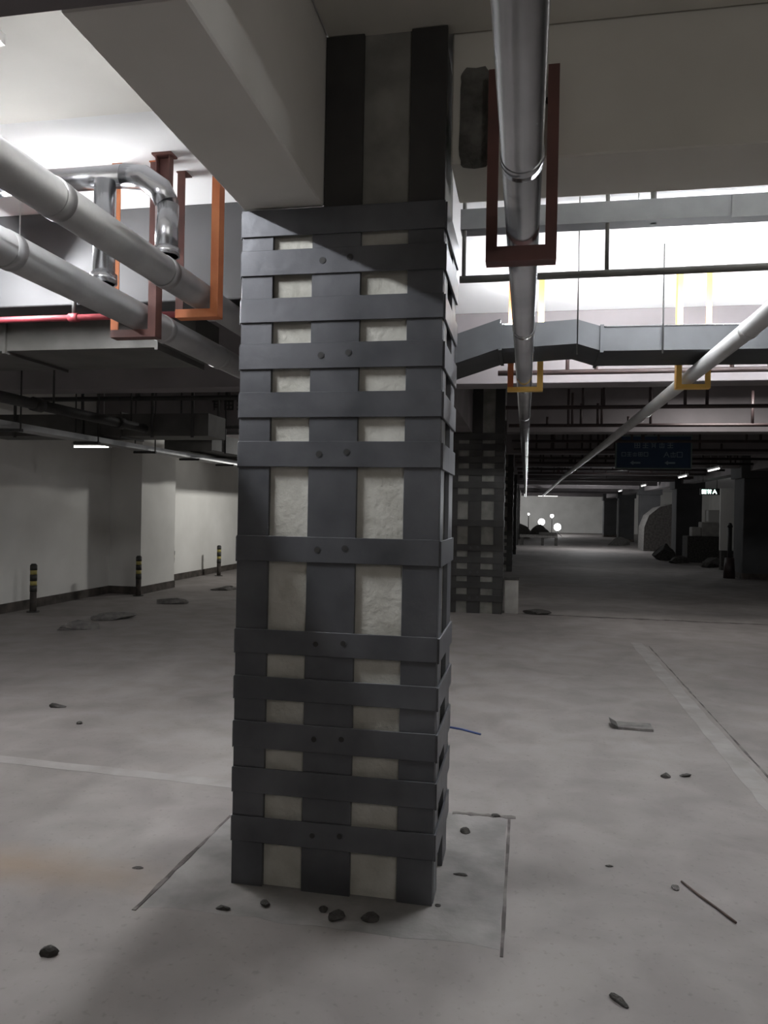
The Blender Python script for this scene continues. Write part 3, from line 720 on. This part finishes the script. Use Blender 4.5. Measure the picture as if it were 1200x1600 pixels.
# flat bent board
t = thing('board_scrap', 'flat bent board lying on the floor right of the column', 'board', (0.78, 5.5, 0))
bm = bmesh.new(); add_box(bm, -0.115, 0.12, -0.05, 0.10, 0.0005, 0.018); obj('board', bm, M['rubble_lt'], t)
bm = bmesh.new(); v = [bm.verts.new(p) for p in ((-0.115, -0.05, 0.0005), (-0.115, 0.1, 0.0005), (-0.16, 0.1, 0.03), (-0.16, -0.05, 0.03), (-0.115, -0.05, 0.018), (-0.115, 0.1, 0.018), (-0.165, 0.1, 0.045), (-0.165, -0.05, 0.045))]
for f in ((0, 1, 2, 3), (7, 6, 5, 4), (0, 3, 7, 4), (1, 5, 6, 2), (2, 6, 7, 3), (0, 4, 5, 1)): bm.faces.new([v[i] for i in f])
obj('bent_edge', bm, M['rubble'], t)
o = tube('thin_rod', [(0.655, 3.24, 0.006), (0.70, 3.135, 0.007), (0.75, 3.04, 0.006), (0.79, 2.955, 0.006)], 0.0045, M['twig'], None, 6)
tag(o, 'thin rusty rod lying slantwise on the floor at the right', 'rod')
o = tube('blue_cord', [(-0.50, 5.2, 0.006), (-0.40, 5.165, 0.006), (-0.27, 5.08, 0.006)], 0.007, M['blue'], None, 6)
tag(o, 'short blue cord on the floor touching the right side of the column', 'cord')
lump('concrete_crumb', 'dark lump stuck on the cut behind the column', 'rubble', -0.115, 3.74, 0.02, (1.3, 0.9, 0.6), group='small dark lumps round the column foot', seed=30)

# board box by second column
t = thing('board_box', 'pale low box standing against the second strapped column', 'box', (-0.185, 11.33, 0))
bm = bmesh.new(); add_box(bm, -0.10, 0.10, 0, 0.24, 0, 0.50); bevel(bm, 0.004); obj('body', bm, M['board'], t)
bm = bmesh.new(); add_box(bm, -0.11, 0.11, -0.01, 0.25, 0.50, 0.525); obj('lid', bm, M['rubble'], t)
lump('rubble_heap', 'small dark rubble heap at the foot of the second column', 'rubble', 0.2, 11.4, 0.16, (1.4, 0.7, 0.35), 'rubble', None, 0, 31, 3)

# ================================================================== FAR CORRIDOR
def barrier(x, y, label):
    t = thing('low_barrier', label, 'barrier', (x, y, 0))
    box('plank', -1.0, 0.75, 0, 0.25, 0.36, 0.50, M['rubble_lt'], t)
    for a in (-0.95, 0.0, 0.62): box('leg', a, a + 0.13, 0.03, 0.22, 0, 0.36, M['rubble'], t)
    box('block', -0.1, 0.7, -0.05, 0.3, 0.5, 0.62, M['rubble'], t)
barrier(0.75, 36.0, 'low dark barrier across the far end of the corridor')
g = 'dim heaps of material far down the corridor'
for k, (x, y, r, sq, lb) in enumerate(((-0.5, 46, 0.7, (1.2, 0.8, 1.0), 'dark heap in front of the bright far lights'),
        (1.0, 48.2, 0.7, (1.0, 0.8, 0.9), 'rounded dark heap left of the far work lamps'),
        (4.6, 38.5, 0.55, (1.4, 0.8, 0.6), 'low heap on the right of the far corridor'),
        (4.8, 25.2, 0.38, (1.2, 0.8, 0.55), 'jumbled heap before the second right-hand column'),
        (5.5, 23.8, 0.4, (1.5, 0.8, 0.7), 'dark heap between the two right-hand columns'),
        (6.4, 24.4, 0.35, (1.3, 0.8, 0.6), 'smaller heap beside the one between the right-hand columns'),
        (4.6, 26.8, 0.5, (0.9, 0.8, 0.9), 'dark sack-like heap at the foot of the second right-hand column'))):
    lump('material_heap', lb, 'heap', x, y, r, sq, 'rubble', g, 0.3 * k, 40 + k, 3)
for k, (x, y, z, r, lb) in enumerate(((0.2, 49.5, 1.45, 0.07, 'leftmost small work lamp at the far end'),
        (1.05, 50.5, 0.95, 0.22, 'second work lamp at the far end, low and round'),
        (1.75, 51.5, 1.35, 0.12, 'upper work lamp at the far end'),
        (2.1, 51.0, 0.62, 0.24, 'brightest low work lamp at the far end'))):
    t = thing('work_lamp', lb, 'lamp', (x, y, 0))
    bm = bmesh.new(); bmesh.ops.create_uvsphere(bm, u_segments=14, v_segments=9, radius=r)
    for v in bm.verts: v.co.y *= 0.5; v.co.z += z
    obj('lens', bm, M['lamp_far'], t)
    tube('stand', [(0, 0.1, 0), (0, 0.1, z - r * 0.4)], 0.03, M['black'], t, 6)
    for a in range(3): tube('foot', [(0, 0.1, 0.25), (0.3 * math.cos(a * 2.1), 0.1 + 0.3 * math.sin(a * 2.1), 0.015)], 0.02, M['black'], t, 6)
# right side hall: rolled tarp, crate on a table
t = thing('covered_load', 'grey covered load with a rounded top behind the second right-hand column', 'covered load', (5.9, 33.0, 0))
bm = bmesh.new()
prof = [(-1.0, 0), (-0.98, 1.0), (-0.8, 1.5), (-0.4, 1.85), (0.1, 2.0), (0.7, 2.0), (1.2, 1.85), (1.3, 0)]
f0 = [bm.verts.new((a, 0, b)) for a, b in prof]; f1 = [bm.verts.new((a, 1.6, b)) for a, b in prof]
bm.faces.new(f0); bm.faces.new(f1[::-1])
for k in range(len(prof)): bm.faces.new((f0[k], f0[(k + 1) % len(prof)], f1[(k + 1) % len(prof)], f1[k]))
obj('cover', bm, M['rubble_lt'], t)
t = thing('stacked_crates', 'pale crates piled on a dark bench between the right-hand columns', 'crates', (6.2, 25.8, 0))
box('bench', -1.0, 0.8, 0, 0.8, 0.0, 0.85, M['rubble'], t)
box('crate', -0.55, 0.2, 0.1, 0.6, 0.85, 1.32, M['board'], t, 0.02)
box('crate', -0.35, 0.55, 0.1, 0.6, 1.33, 1.72, M['wall'], t, 0.02)
box('crate', -0.85, -0.56, 0.1, 0.5, 0.85, 1.15, M['board'], t, 0.02)
t = thing('wall_panel', 'tall pale panel standing left of the nearest right-hand column', 'panel', (5.47, 22.6, 0))
box('panel', -0.05, 0.32, 0, 0.08, 0.55, 2.3, M['wall'], t)
box('foot', -0.02, 0.3, -0.08, 0.16, 0, 0.55, M['rubble'], t)
t = thing('barrier_post', 'dark slim post with a wide foot left of the nearest right-hand column', 'post', (4.93, 19.6, 0))
tube('post', [(0, 0, 0.5), (0, 0, 1.25)], 0.05, M['black'], t, 10)
tube('foot', [(0, 0, 0), (0, 0, 0.5)], [0.14, 0.11], M['dred'], t, 12)
tube('knob', [(0, 0, 1.25), (0, 0, 1.36)], [0.07, 0.03], M['black'], t, 10)
